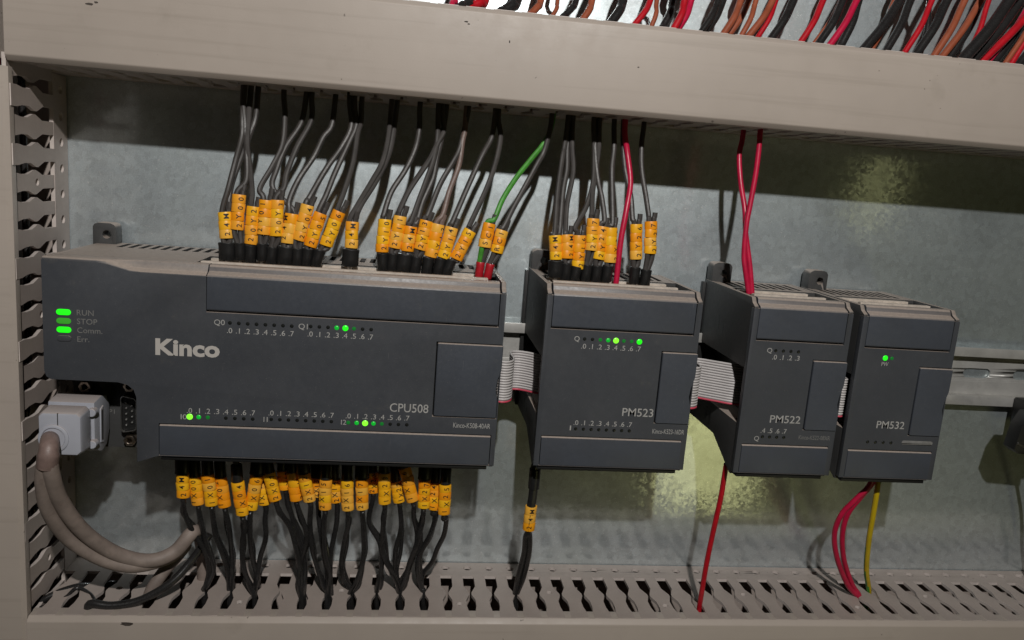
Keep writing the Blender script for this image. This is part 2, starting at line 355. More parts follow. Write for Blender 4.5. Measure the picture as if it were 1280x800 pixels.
# upper duct
ud = thing('wiring_duct', 'horizontal beige slotted wiring duct with plain cover across the top', 'wiring duct', (0, 0, 168), 'slotted wiring ducts')
cover_h(XA, XB, 170.0, 207.4, ud)
strip_h(XA, XB, 168.2, 170.1, ud, X0H); strip_h(XA, XB, 207.3, 209.2, ud, X0H); base_h(XA, XB, 170.2, 207.2, ud)
for k in range(-16, 34):
    x = X0H + PITCH * (k + .5)
    if x - 6 < XA or x + 6 > XB: continue
    put('finger', FM[0], ud, (x, 0, 170.1)); put('finger', FM[0], ud, (x, 0, 209.2))
# lower duct
ld = thing('wiring_duct', 'horizontal beige slotted wiring duct along the bottom, wires dropping into its slots', 'wiring duct', (0, 0, -150), 'slotted wiring ducts')
cover_h(XA + 0.8, XB, -148.0, -88.8, ld)
strip_h(XA, XB, -89.0, -87.1, ld, X0H); base_h(XA, XB, -146, -95, ld)
mb = MB(); mb.box(XA, XB, -58, -0.4, -149.4, -147.6); mb.build('bottom_wall', FING, ld)
for k in range(-16, 34):
    x = X0H + PITCH * (k + .5)
    if x - 6 < XA or x + 6 > XB: continue
    v = 2 if k % 9 == 0 else 1 if k % 9 == 4 else 0
    o = put('finger', FM[v], ld, (x, 0, -87.1)); o.rotation_euler = (0, rnd.uniform(-.025, .025), 0)
# left duct (vertical): same pieces, length along Z, slotted wall facing right
vd = thing('wiring_duct', 'vertical beige slotted wiring duct at the left edge', 'wiring duct', (-17, 0, -200), 'slotted wiring ducts')
XL = -16.7
ph = 135.86
ks = range(-26, 3)
mb = plate_xy([rect(-225, 168, -15.8, -0.6)] + [circ(ph + PITCH * k, -7.6, 2.1, 12) for k in ks], -1.9, 0)
for v in mb.bm.verts: v.co = (XL + v.co.z, v.co.y, v.co.x)
lit_edges(mb, 0); mb.build('base_strip', [FING, EDGE], vd)
for k in range(-27, 3):
    z = ph + PITCH * (k + .5)
    put('finger', FM[1] if k % 5 == 3 else FM[0], vd, (XL, 0, z), (0, math.radians(90), 0)).rotation_euler = (rnd.uniform(-.02, .02), math.radians(90), 0)
mb = MB(); mb.prz([(XL - 40, -0.4), (XL - 40, -58), (XL - 38, -58), (XL - 38, -2.2), (XL - 2.1, -2.2), (XL - 2.1, -0.4)], -225, 209); mb.build('duct_base', FING, vd)
mb = MB(); lx = XL + 0.6
mb.prz([(lx - 0.5, -55.0), (lx, -55.0), (lx, -59.0), (lx - 1.9, -60.8), (lx - 40, -60.8), (lx - 42.6, -58.6), (lx - 42.6, -51.5), (lx - 41, -51.5),
        (lx - 41, -58.2), (lx - 39.5, -58.7), (lx - 2.6, -58.7), (lx - 0.5, -58.5)], -225, 166)
mb.bevel(0.4, 2, 50).build('cover', DUCT, vd)
mb = MB(); mb.prz([(lx - 1.6, -51.5), (lx - 3.2, -51.5), (lx - 3.2, -58.6), (lx - 5, -60.6), (lx - 38, -60.6), (lx - 40, -58.6), (lx - 40, -51.5)], 169, 290)
mb.bevel(0.5, 2, 40).build('cover', DUCT, vd)

# ------------------------------------------------------------------ modules
YF = -71.0
def led_mesh(m, r): mb = MB(); mb.lathe((0, 0, 0), (0, -1, 0), [(r, -0.3), (r, 0.05), (r * .75, 0.28), (r * .2, 0.36)], 12); return mb.mesh('led', m)
LM = {'o': led_mesh(LEDOFF, 0.85), 'B': led_mesh(LEDB, 1.35), 'Y': led_mesh(LEDY, 1.4), 'm': led_mesh(LEDM, 1.05), 'd': led_mesh(LEDD, 0.9)}
mb = MB(); mb.lathe((0, 0, 0), (0, -1, 0), [(1.2, -0.2), (1.2, 0.04), (0.9, 0.05), (0.85, 0.02)], 14); LEDHOLE = None
def leds(par, x0, x1, z, code):
    for i, c in enumerate(code):
        x = x0 + (x1 - x0) * i / max(1, len(code) - 1)
        if c == ' ': continue
        put('led', LM[c], par, (x, YF - 0.02, z))
def numbers(par, x0, x1, z, n0, n1, cap=2.5):
    n = n1 - n0
    for i in range(n + 1):
        x = x0 + (x1 - x0) * i / max(1, n)
        lettering('.%d' % (n0 + i), x - 1.25, x + 1.05 if n0 + i != 1 else x + .5, z - cap / 2, cap, YF - 0.05, par, PRINT, 0.02, 'number')
FLAPP = [(-62, 78), (-69.5, 78), (-69.5, 68.6), (-70.6, 68.2), (-71.1, 68.8), (-71.1, 83.2), (-70.6, 84.1), (-68.6, 84.9), (-67.6, 85.3), (-66.9, 87.2), (-66.0, 88.0), (-62, 88)]
BFLAPP = [(-64, 14.8), (-70.0, 14.8), (-71.1, 14.2), (-71.1, 0.4), (-70.4, -0.5), (-64, -0.5)]
def module(root, X0, X1, dz, cpu=False):
    B = dz; W = X1 - X0
    z = lambda v: v + dz
    P = lambda poly: [(y, zz + dz) for y, zz in poly]
    TL = 61.0 if cpu else X0 + 2.6           # left end of the terminal trough
    FL = 68.2 if cpu else X0 + 3.0
    # housing
    mb = MB()
    if not cpu:
        for xa, xb in ((X0, X0 + 2.2), (X1 - 2.2, X1)):
            mb.prx(P([(-3, 53), (-3, 88), (-66, 88), (-67.6, 85.6), (-70.6, 84.2), (-70.9, 83.3), (-67.5, 83.25), (-67.5, 53)]), xa, xb)
            mb.prx(P([(-3, 25), (-67.5, 25), (-67.5, -1.8), (-66.5, -2), (-40, 10), (-3, 9.5)]), xa, xb)
        mb.box(X0 + 2.2, X1 - 2.2, -60.0, -3.2, z(53.2), z(82)); mb.box(X0 + 2.2, X1 - 2.2, -60, -3.2, z(11), z(24.8))
        mb.prx(P([(-60, 10.9), (-60, 1), (-58.5, 0.2), (-58.5, 10.9)]), X0 + 2.2, X1 - 2.2)
        mb.bevel(0.45, 2, 25)
    else:
        full = lambda x, t: [(x, y, zz) for y, zz in [(-60, 81), (-70.85, 81), (-70.85, 86.9 - 3.3 * t), (-70.5 + 2.3 * t, 87.7 - 2.9 * t), (-69.9 + 3.2 * t, 87.9 - 1.0 * t), (-69.4 + 3.2 * t, 88), (-60, 88)]]
        mb.loft([full(X0, 0), full(22, 0), full(26, 0.12), full(31, .5), full(36, .88), full(41, 1), full(FL - .4, 1)])
        mb.prx([(-3, 33.6), (-3, 87.95), (-60.2, 87.95), (-60.2, 33.6)], X0, X0 + 2.2)
        mb.prx([(-3, 9.5), (-3, 88), (-66, 88), (-67.6, 85.6), (-70.6, 84.2), (-70.9, 83.3), (-67.5, 83.25), (-67.5, 53), (-62, 53), (-62, 25), (-67.5, 25), (-67.5, -1.8), (-66.5, -2), (-40, 10)], X1 - 2.2, X1)
        mb.prx([(-3, 9.5), (-3, 33.5), (-67.7, 33.5), (-67.7, -3.4), (-66, -3.6), (-40, 6)], 38.6, 40.6)
        mb.box(X0 + 2.2, X1 - 9, -60.1, -3.2, 33.6, 82); mb.box(40.4, X1 - 2.2, -60, -3.2, 11, 33.5)
        mb.bevel(0.45, 2, 25)
    mb.build('housing', SIDE if not cpu else BODY, root)
    # rear base clipped on the rail, middle core set back behind the ribbon recess
    mb = MB(); mb.box(X0 - 1.6, X1 - 3, -4.2, -0.6, z(10), z(86.5)); mb.bevel(0.5, 2)
    mb.build('rear_base', BLACKP, root)
    mb = MB(); mb.box(X0 + (11 if not cpu else 3), X1 - 9, -60.6, -4.4, z(24.9 if not cpu else 33.6), z(53.1 if not cpu else 60)); mb.bevel(0.5).build('core', BLACKP, root)
    # front panel with openings for the flaps
    if cpu:
        outer = [(40, 0.2), (47.4, 0.2), (X1, 0.0), (X1, 83.2), (X0, 87.0), (X0, 37.5), (X0 + 0.8, 35.0), (X0 + 2.6, 33.7), (30.5, 33.6), (34.5, 32.6), (37.2, 30.4), (38.3, 27.0), (38.5, -3.6)]
        outer = [(X1, 0), (X1, 83.2), (68, 83.2), (41, 83.3), (36, 83.7), (31, 85), (26, 86.3), (22, 86.7), (X0, 86.7), (X0, 37.5), (X0 + 0.8, 35.0), (X0 + 2.6, 33.8), (30.5, 33.6), (34.5, 32.6), (37.2, 30.4), (38.3, 27.0), (38.5, -3.4), (47.5, -0.2)]
        pz0, pz1 = 83.3, 15.2
        holes = [[(FL - .3, 67.4), (X1 - 2.6, 67.4), (X1 - 2.6, 83.19), (FL - .3, 83.19)], [(47.8, 0.1), (X1 - 2.2, 0.1), (X1 - 2.2, 15.3), (47.8, 15.3)], rect(X1 - 30.8, X1 - 0.45, 23.3, 59.4)]
    else:
        outer = rect(X0, X1, z(0.0), z(83.2))
        holes = [rect(FL - .3, X1 - 2.6, z(67.4), z(83.19)), rect(X0 + 2.6, X1 - 2.6, z(0.1), z(15.3)), rect(X1 - 17.6, X1 - 0.45, z(23.3), z(59.4))]
    mb = plate_xz([outer] + holes, YF + 3.2, YF)
    mb.bevel(0.35, 2, 60).build('front_panel', BODY, root)
    mb = MB(); mb.box((X0 + 1.2) if not cpu else 48, X1 - 1.2, -67.2, -66.2, z(16), z(82)); 
    if cpu: mb.box(4, 47, -67.2, -66.2, 36, 82)
    mb.build('backing', BLACKP, root)
    # flaps
    mb = MB(); mb.prx(P(FLAPP), FL, X1 - 3.0); mb.bevel(0.25, 2, 25).build('upper_flap', FLAP, root)
    mb = MB(); mb.prx(P(BFLAPP), (48.1 if cpu else X0 + 2.9), X1 - 2.5); mb.bevel(0.3, 2, 25).build('lower_flap', FLAP, root)
    mb = MB(); mb.box((48.3 if cpu else X0 + 2.4), X1 - 3.2, -69.6, -60.5, z(-2.6), z(-0.8)); mb.bevel(0.4).build('bottom_lip', BLACKP, root)
    # connector cover with a finger notch at its right edge
    xl = X1 - (30.2 if cpu else 17.0); xr = X1 + 0.3
    oc = [(xl, z(23.8)), (xr - 0.9, z(23.8)), (xr - 1.0, z(33)), (xr - 2.0, z(37.5)), (xr - 1.5, z(42)), (xr - 0.1, z(47)), (xr, z(50)), (xr, z(58.9)), (xl, z(58.9))]
    mb = plate_xz([oc], YF - 0.7, YF + 2.6); mb.bevel(0.8, 3, 40).build('connector_cover', FLAP, root)
    # top: vent plate, terminal strip
    if cpu:
        ho = [[(8 + 5.1 * k, -5), (10.7 + 5.1 * k, -5), (10.7 + 5.1 * k, -22), (8 + 5.1 * k, -22)] for k in range(1, 38)]
        o1 = [(X0 + 2.3, -3.2), (X1, -3.2), (X1, -35), (TL, -35), (TL, -59.9), (X0 + 2.3, -59.9), (X0 + 2.3, -4)]
        plate_xy([o1] + ho, 86.2, 87.9).bevel(0.2, 1, 60).build('vent_plate', SIDE, root)
    else:
        n = int((W - 8) / 4.6)
        ho = [rect(X0 + 5 + 4.6 * k, X0 + 7.6 + 4.6 * k, -30, -8) for k in range(n)]
        plate_xy([rect(X0 + 2.2, X1 - 2.2, -35, -3.2)] + ho, z(86.0), z(87.8)).bevel(0.3, 1, 60).build('vent_plate', SIDE, root)
    mb = MB(); xa, xb = TL + 1.5, X1 - (9 if not cpu else 8); nt = int((xb - xa) / 5.08)
    mb.box(xa, xb, -57.5, -37.5, z(82), z(84.2)); mb.box(xa, xb, -41, -37.5, z(84.2), z(87.6)); mb.box(xa, xb, -59.6, -56.5, z(82), z(88.5))
    for k in range(nt + 1): mb.box(xa + 5.08 * k, xa + 5.08 * k + 0.9, -56.4, -41.1, z(84.3), z(86.6))
    mb.bevel(0.2, 1, 60).build('terminal_strip', TERM, root)
    mb = MB()
    for k in range(nt):
        mb.lathe((xa + 5.08 * k + 3.0, -46, z(84.2)), (0, 0, 1), [(1.7, 0), (1.7, 1.2), (1.2, 1.5)], 10)
    mb.build('terminal_screws', STEEL, root)['kind'] = 'stuff'
    # mounting lug with screw hole
    lx0 = X0 + (-1.5 if cpu else 0.3); lw = 11.0
    ol = [(lx0, z(84)), (lx0 + lw, z(84)), (lx0 + lw, z(96.3)), (lx0 + lw - 0.8, z(97.6)), (lx0 + lw - 2.5, z(98.3)), (lx0 + 2.5, z(98.3)), (lx0 + .8, z(97.6)), (lx0, z(96.3))]
    plate_xz([ol, circ(lx0 + 6.6, z(92.6), 2.0)], -11.5, -3.0).bevel(0.4, 2, 50).build('mounting_lug', SIDE, root)
    # clip slots on the visible left side
    if not cpu:
        mb = MB()
        for y, zz in ((-29, 64.5), (-35, 62.5)): mb.box(X0 - 0.06, X0 + 0.3, y - 1.1, y + 1.1, z(zz), z(zz + 8))
        for y, zz in ((-27, 13.5), (-33, 12.5)): mb.box(X0 - 0.06, X0 + 0.3, y - 1.1, y + 1.1, z(zz), z(zz + 8))
        mb.build('clip_slot', BLACKP, root)
    # header inside the right-hand recess
    mb = MB(); mb.box(X1 - 9, X1 - 4, -58, -50, z(27), z(51)); mb.bevel(0.4).build('ribbon_header', BLACKP, root)

cpu = thing('control_module', 'widest dark grey control module with silver logo and serial plug at its lower left', 'control module', (0, -3, 0))
module(cpu, 0.0, 200.9, 0.0, True)
lettering('Kinco', 46.5, 74.0, 47.3, 7.3, YF - .05, cpu, LOGO, 0.38, 'logo')
lettering('CPU508', 150.4, 168.2, 25.0, 4.3, YF - .05, cpu, PRINT, 0.03)
lettering('Kinco-K508-40AR', 180.3, 197.8, 18.4, 2.6, YF - .05, cpu, PRINT, 0.0)
for t, zz, mm in (('RUN', 64.2, PRINTF), ('STOP', 60.3, PRINTF), ('Comm.', 56.4, PRINTF), ('Err.', 52.4, PRINTF)):
    lettering(t, 14.0, None, zz - 1.2, 2.6, YF - .05, cpu, mm)
for zz, mm, wd in ((64.1, LEDB, 1.0), (60.2, LEDS, 1.0), (56.3, LEDB, 1.0), (52.4, BODY, 1.0)):
    mb = plate_xz([slot(8.6, zz, 6.0, 2.6)], YF - 0.35, YF + 0.3); mb.bevel(0.25, 2, 50).build('status_led', mm, cpu)
lettering('Q0', 71.4, 76.0, 61.9, 2.6, YF - .05, cpu, PRINT); leds(cpu, 78.2, 105.0, 63.1, 'oooooooo'); numbers(cpu, 78.2, 105.0, 59.7, 0, 7)
lettering('Q1', 108.0, 112.0, 62.0, 2.6, YF - .05, cpu, PRINT); leds(cpu, 113.3, 140.2, 63.4, 'ooomBdoo'); numbers(cpu, 113.3, 140.2, 60.0, 0, 7)
lettering('I0', 57.3, 60.0, 17.6, 2.5, YF - .05, cpu, PRINT); leds(cpu, 61.2, 88.8, 18.9, 'Ymd oooo'); numbers(cpu, 61.2, 88.8, 21.9, 0, 7)
lettering('I1', 93.6, 95.4, 17.8, 2.5, YF - .05, cpu, PRINT); leds(cpu, 97.0, 124.0, 19.1, 'oooooooo'); numbers(cpu, 97.0, 124.0, 22.2, 0, 7)
lettering('I2', 128.4, 130.8, 17.8, 2.5, YF - .05, cpu, PRINT); leds(cpu, 131.7, 158.6, 18.9, 'dmYmdooo'); numbers(cpu, 131.7, 158.6, 22.2, 0, 7)
# serial ports in the cut-out corner
mb = MB(); mb.box(1.5, 38.2, -46, -3.2, -6.0, 33.4); mb.bevel(0.5); mb.build('port_plate', SIDE, cpu)
def dport(x, z0, z1):
    c = (z0 + z1) / 2; h = (z1 - z0) / 2
    o = [(x - 3.6, c + h - 1.2), (x - 2.6, c + h), (x + 2.8, c + h - 1.0), (x + 3.8, c + h - 2.2), (x + 3.8, c - h + 2.2), (x + 2.8, c - h + 1.0), (x - 2.6, c - h), (x - 3.6, c - h + 1.2)]
    i = [(x + (a - x) * .86, c + (b - c) * .93) for a, b in o]
    sh = plate_xz([o, i], -51.5, -45.9).bevel(0.25, 2, 50).build('port_shell', STEEL, cpu)
    mb = plate_xz([[(x + (a - x) * .84, c + (b - c) * .91) for a, b in o]], -50.2, -45.9); mb.build('port_insert', BLACKP, sh)
    for r, n in ((-1.3, 5), (1.3, 4)):
        for k in range(n):
            mb = MB(); mb.lathe((x + r, -50.1, c + (k - (n - 1) / 2) * 2.76), (0, -1, 0), [(0.5, 0), (0.5, 0.8), (0.2, 1.1)], 8); mb.build('pin', STEEL, sh)
    for zz in (z0 - 4.2, z1 + 4.2):
        mb = MB(); mb.bm.free(); mb.bm = flat([circ(0, 0, 2.9, 6), circ(0, 0, 1.3, 12)], 4.5)
        for v in mb.bm.verts: v.co = (x + v.co.x, -48.4 - v.co.z, zz + v.co.y)
        mb.bevel(0.25, 1, 50).build('hex_nut', BRASS, cpu)
dport(28.2, 3.2, 21.5)
dport(8.5, 2.0, 20.5)
b = lettering('P1', 17.6, 20.2, 10.8, 2.3, -46.1, cpu, PRINTF)

m3 = thing('expansion_module', 'medium wide dark grey expansion module with eight output lights, second from the left', 'expansion module', (220, -3, 0), 'expansion modules on the rail')
module(m3, 220.0, 294.9, 0.9)
lettering('PM523', 261.2, 276.6, 27.4, 4.2, YF - .05, m3, PRINT, 0.05)
lettering('Kinco-K523-16DR', 277.2, 293.2, 19.1, 2.5, YF - .05, m3, PRINT)
lettering('Q', 234.4, 236.9, 63.0, 2.5, YF - .05, m3, PRINT); leds(m3, 239.3, 265.9, 64.2, 'oodmYddB'); numbers(m3, 239.3, 265.9, 60.8, 0, 7)
lettering('I', 236.2, 236.8, 19.2, 2.5, YF - .05, m3, PRINT); leds(m3, 239.1, 265.6, 20.0, 'oooooooo'); numbers(m3, 239.1, 265.6, 23.2, 0, 7)
m2 = thing('expansion_module', 'narrow dark grey expansion module with two red wires in its top', 'expansion module', (320, -3, 0), 'expansion modules on the rail')
module(m2, 320.8, 371.6, 0.4)
lettering('PM522', 336.3, 352.2, 27.0, 4.0, YF - .05, m2, PRINT, 0.05)
lettering('Kinco-K522-08XR', 352.6, 369.2, 18.9, 2.3, YF - .05, m2, PRINTF)
lettering('Q', 329.9, 332.5, 62.2, 2.5, YF - .05, m2, PRINT); leds(m2, 334.3, 346.0, 63.4, 'oooo'); numbers(m2, 334.3, 346.0, 60.2, 0, 3)
lettering('Q', 329.4, 332.0, 17.4, 2.5, YF - .05, m2, PRINT); leds(m2, 333.6, 344.8, 19.6, 'oooo'); numbers(m2, 333.6, 344.8, 22.8, 4, 7)
m1 = thing('expansion_module', 'narrow dark grey expansion module at the right end with one green light', 'expansion module', (377, -3, 0), 'expansion modules on the rail')
module(m1, 377.1, 428.2, -0.4)
lettering('PM532', 393.0, 408.0, 26.3, 4.0, YF - .05, m1, PRINT, 0.05)
lettering('PW', 390.2, 393.8, 58.4, 2.2, YF - .05, m1, PRINT); leds(m1, 391.7, 395.2, 62.5, 'Bd')
leds(m1, 389.6, 402.3, 18.9, 'oooo')
mb = plate_xz([slot(416.6, 19.2, 17, 2.2)], YF - .06, YF + .1); mb.build('worn_label', PRINTF, m1)

# ------------------------------------------------------------------ ribbon cables
def ribbon(lab, top, path, z0, z1, n=16, m_edge=RIBR):
    root = thing('ribbon_cable', lab, 'ribbon cable', path[len(path) // 2] + (z0,), 'ribbon cables between the modules')
    P = smooth([Vector((x, y, 0)) for x, y in path], 7); h = (z1 - z0) / n
    prof = []                               # corrugated section: (height, outward offset)
    for k in range(n):
        for t, r in ((0.12, 0.0), (0.3, 0.32), (0.5, 0.42), (0.7, 0.32), (0.88, 0.0)): prof.append((z0 + h * (k + t), r))
    drop = lambda s: top * math.sin(s * math.pi)
    mb = MB(); rows = []
    for i, p in enumerate(P):
        t = (P[min(i + 1, len(P) - 1)] - P[max(i - 1, 0)]).normalized(); nrm = Vector((t.y, -t.x, 0)); s = i / (len(P) - 1)
        rows.append([[mb.bm.verts.new(Vector((p.x, p.y, z + drop(s))) + nrm * sg * (0.12 + r)) for z, r in prof] for sg in (1, -1)])
    for a, b in zip(rows, rows[1:]):
        for sd in (0, 1):
            for j in range(len(prof) - 1):
                f = mb._f([a[sd][j], b[sd][j], b[sd][j + 1], a[sd][j + 1]]); k = j % 5
                f.material_index = 1 if k == 4 else (2 if j < 4 else 0)
        for j in (0, len(prof) - 1): f = mb._f([a[0][j], b[0][j], b[1][j], a[1][j]])
    mb.build('ribbon', [RIB, RIBD, m_edge], root, sharp=60)
    mb = MB(); mb.box(path[-1][0] - 1, path[-1][0] + 6, path[-1][1] - 3, path[-1][1] + 3, z0 - 1, z1 + 1); mb.bevel(0.4).build('socket', BLACKP, root)
    return root
ribbon('short grey ribbon cable with fine stripes left of the medium wide module', 0.0,
       [(194, -52), (199, -60), (203.5, -63.0), (207.3, -60.5), (208.8, -54), (208.4, -46), (209.4, -40), (213.5, -38.5), (218, -40.5), (222.5, -44), (228, -46)], 28.8, 50.0)
ribbon('widest visible piece of grey ribbon cable with red edge between the medium and narrow modules', 0.0,
       [(288, -52), (293.5, -60), (298, -62.5), (301.8, -60), (303.0, -54), (302.6, -47), (303.8, -42), (308, -41.5), (313, -44.5), (318.5, -48), (323.5, -51), (329, -52)], 29.4, 51.4)
ribbon('sliver of grey ribbon cable with red edge between the two narrow modules', 0.0,
       [(364, -54), (368.5, -62), (372.0, -67.6), (375.0, -68.2), (376.4, -64), (376.8, -57), (380, -48), (386, -45)], 30.2, 50.5)

# ------------------------------------------------------------------ serial plug with cables
pl = thing('serial_plug', 'light grey serial plug with two dusty beige cables at lower left of the widest module', 'plug', (9, -46, 8))
fx0, fx1, fz0, fz1 = 1.0, 18.0, 2.2, 21.3
def qx(x0, x1, z0, z1, y, c=1.6): return [(x, y, zz) for x, zz in ((x0 + c, z0), (x1 - c, z0), (x1, z0 + c), (x1, z1 - c), (x1 - c, z1), (x0 + c, z1), (x0, z1 - c), (x0, z0 + c))]
mb = MB(); mb.loft([qx(1.0, 18.0, 2.4, 21.0, -80.0), qx(0.6, 18.2, 1.8, 21.5, -78.5), qx(0.0, 18.3, 1.2, 21.9, -70)]); mb.bevel(0.6, 2, 25)
mb.build('cable_end', PLUG, pl)
mb = MB(); mb.loft([qx(0.4, 17.4, 4.5, 19.5, -70.2), qx(0.2, 17.4, 3.5, 20.0, -66.5)]); mb.bevel(0.3, 2, 25); mb.build('neck', PLUG, pl)
mb = MB(); sh = [(-66.6, 22.2), (-58, 23.2), (-52, 22.0), (-48.5, 16.5), (-48.5, 4.5), (-52, -2.2), (-58, -3.6), (-66.6, 0.2)]
mb.prx(sh, -0.8, 18.8); mb.bevel(0.6, 2, 20); mb.build('shell', PLUG, pl)
mb = MB(); mb.prx([(-60.5, 17.5), (-60.5, 1.5), (-57.2, 0.5), (-57.2, 18.5)], 18.7, 19.3); mb.bevel(0.2, 1); g = mb.build('window_frame', PLUG, pl)
mb = MB(); mb.prx([(-59.9, 16.6), (-59.9, 2.6), (-57.9, 2.0), (-57.9, 17.2)], 18.8, 19.36); mb.build('window_recess', SIDE, pl)
for zz in (18.2, 3.2):
    mb = MB(); mb.lathe((18.2, -69.0, zz), (0, 1, 0), [(1.7, 0), (2.0, .3), (2.0, 3.6), (1.7, 4)], 12); mb.build('thumb_screw', PLUG, pl)
mb = MB(); mb.lathe((7.0, -79.6, 9.8), (0, -1, 0), [(6.3, 0), (6.3, 0.9), (5.7, 1.2), (5.0, 1.2), (4.6, .6), (1, .6)], 24); mb.build('strain_collar', PLUG, pl)
mb = MB(); mb.box(8.6, 9.0, -80.12, -79.0, 15.6, 21.2); mb.build('mould_seam', SIDE, pl)
K1 = [at(62.5, 548, -78), at(62, 553, -86), at(61, 565, -90), at(59, 582, -89)]
mb = MB(); mb.tube(smooth(K1, 6), [3.7] * 8 + [3.9] * 5 + [4.3] * 6, 18); mb.build('boot', SLEEVE, pl)
def cable(pts, r, name, m):
    mb = MB(); mb.tube(smooth(pts, 8), r, 16); return mb.build(name, m, pl)
cable([at(61, 570, -90), at(64, 592, -88), at(75, 625, -80), at(104, 664, -68), at(145, 692, -58), at(186, 701, -52), at(218, 690, -47), at(240, 666, -43), at(249, 668, -32), at(254, 692, -23), at(255, 728, -20), atz(256, 745, -110)], 3.5, 'cable', CABL)
cable([at(57, 570, -90), at(53, 600, -87), at(60, 637, -80), at(84, 672, -70), at(124, 698, -61), at(165, 708, -55), at(205, 700, -47), at(228, 686, -41), at(231, 682, -36), at(224, 692, -36), at(205, 714, -39), at(190, 736, -42), atz(185, 752, -92), atz(182, 760, -110)], 3.1, 'cable', CABL)

# ------------------------------------------------------------------ wires
def rmesh(L, a=3.15, b=2.3):
    mb = MB(); n = 20
    q = [2 * math.pi * j / n for j in range(n)]
    prof = [(1 - .2, 0.0), (0.97, 0.0), (1.0, 0.25), (1.0, L - .25), (0.97, L), (1 - .2, L)]
    rings = [[(a * r * math.cos(t), b * r * math.sin(t), h) for t in q] for r, h in prof]
    rings.append(rings[0])
    mb.loft(rings, True, False); bmesh.ops.remove_doubles(mb.bm, verts=mb.bm.verts, dist=1e-4)
    return mb.mesh('marker_ring', RING)
RMESH = {}
GL = {}
def glyph(ch):
    if ch not in GL:
        bm = text_bm(ch, 10.0, 0.12); xs = [v.co.x for v in bm.verts]; ys = [v.co.y for v in bm.verts]
        cx, cy = (min(xs) + max(xs)) / 2, (min(ys) + max(ys)) / 2
        for v in bm.verts: v.co = ((v.co.x - cx) * .335, (v.co.y - cy) * .335, 0)
        for k in range(-4, 5):              # fine strips, so that the print can follow the round ring
            bmesh.ops.bisect_plane(bm, geom=bm.verts[:] + bm.edges[:] + bm.faces[:], plane_co=(0, k * .3, 0), plane_no=(0, 1, 0))
        GL[ch] = bm
    return GL[ch]
CM = {}
def char_mesh(ch, u0, a=3.15, b=2.3):       # letter lying on its side, wrapped round the front of the ring
    key = (ch, u0)
    if key not in CM:
        bm = glyph(ch).copy()
        for v in bm.verts:
            u, h = -v.co.y + u0, v.co.x      # top of the letter points left, reading upward
            ang = u / 3.0
            v.co = ((a + .06) * math.sin(ang), -(b + .06) * math.cos(ang), h)
        mb = MB(); mb.bm.free(); mb.bm = bm; CM[key] = mb.mesh('character', INK)
    return CM[key]
def frame(t):
    t = t.normalized(); n = Vector((0.0, -1, -0.0)); n = (n - t * n.dot(t)).normalized(); s = n.cross(t) * -1   # s to the right, -n is local +y
    s = t.cross(n) * -1
    if s.x < 0: s = -s
    y = t.cross(s)
    return Matrix((s, y, t)).transposed().to_4x4()
def markers(root, Pb, Pt, code, u0, gap=None, blank=False, rn=0.0):
    ax = (Pt - Pb); L = ax.length / len(code); F = frame(ax); key = round(L * 4) / 4
    if key not in RMESH: RMESH[key] = rmesh(1.0 * key - 0.04)
    F = F @ Matrix.Rotation(rn, 4, 'Z')
    for i, ch in enumerate(code):
        p = Pb + ax.normalized() * L * i; k = L / key
        o = link('marker_ring', RMESH[key], root); wob = Matrix.Rotation(random.uniform(-.07, .07), 4, 'Y') @ Matrix.Rotation(random.uniform(-.22, .22), 4, 'Z')
        sc = Matrix.Diagonal((1, 1, k, 1))
        o.matrix_local = Matrix.Translation((p - ORG[root]) * S) @ F @ wob @ sc; ORG[o] = p
        if ch != ' ':
            c = link('character', char_mesh(ch, round((u0 + random.uniform(-.35, .35)) * 2) / 2), o); c.location = (0, 0, L / 2 / k * S)
def ferrule(root, P, t, L=8.2, r=2.75, m=FERR, big=False):
    t = t.normalized(); A = P - t * L / 2
    mb = MB(); n = [(r * .55, -.3), (r * .88, 0), (r, .5), (r * .98, L * .75), (r * 1.04, L - .4), (r * .95, L), (r * .7, L - .2)]
    mb.lathe(A, t, n, 16, 1.28 if big else 1.0, 0.85 if big else 1.0, side=(1, 0, 0)); mb.build('ferrule', m, root)
    mb = MB(); mb.lathe(A - t * 4, t, [(.8, 0), (.95, .4), (.95, 4.2)], 8); mb.build('ferrule_pin', TIN, root)
def wire_part(root, pts, r, m, name='insulation', n=10, sm=6, **k):
    mb = MB(); mb.tube(smooth(pts, sm), r, n, **k); return mb.build(name, m, root)
ORD = ['first', 'second', 'third', 'fourth', 'fifth', 'sixth', 'seventh', 'eighth', 'ninth', 'tenth', 'eleventh', 'twelfth', 'thirteenth', 'fourteenth', 'fifteenth', 'sixteenth',
       'seventeenth', 'eighteenth', 'nineteenth', 'twentieth', 'twenty-first', 'twenty-second', 'twenty-third']
YB, YT = -47.0, -33.0
def ypath(p, y0, y1, Y0, Y1):                # depth eases from the ferrule to the duct
    t = min(1.0, max(0.0, (y0 - p) / (y0 - y1))); return Y0 + (Y1 - Y0) * t
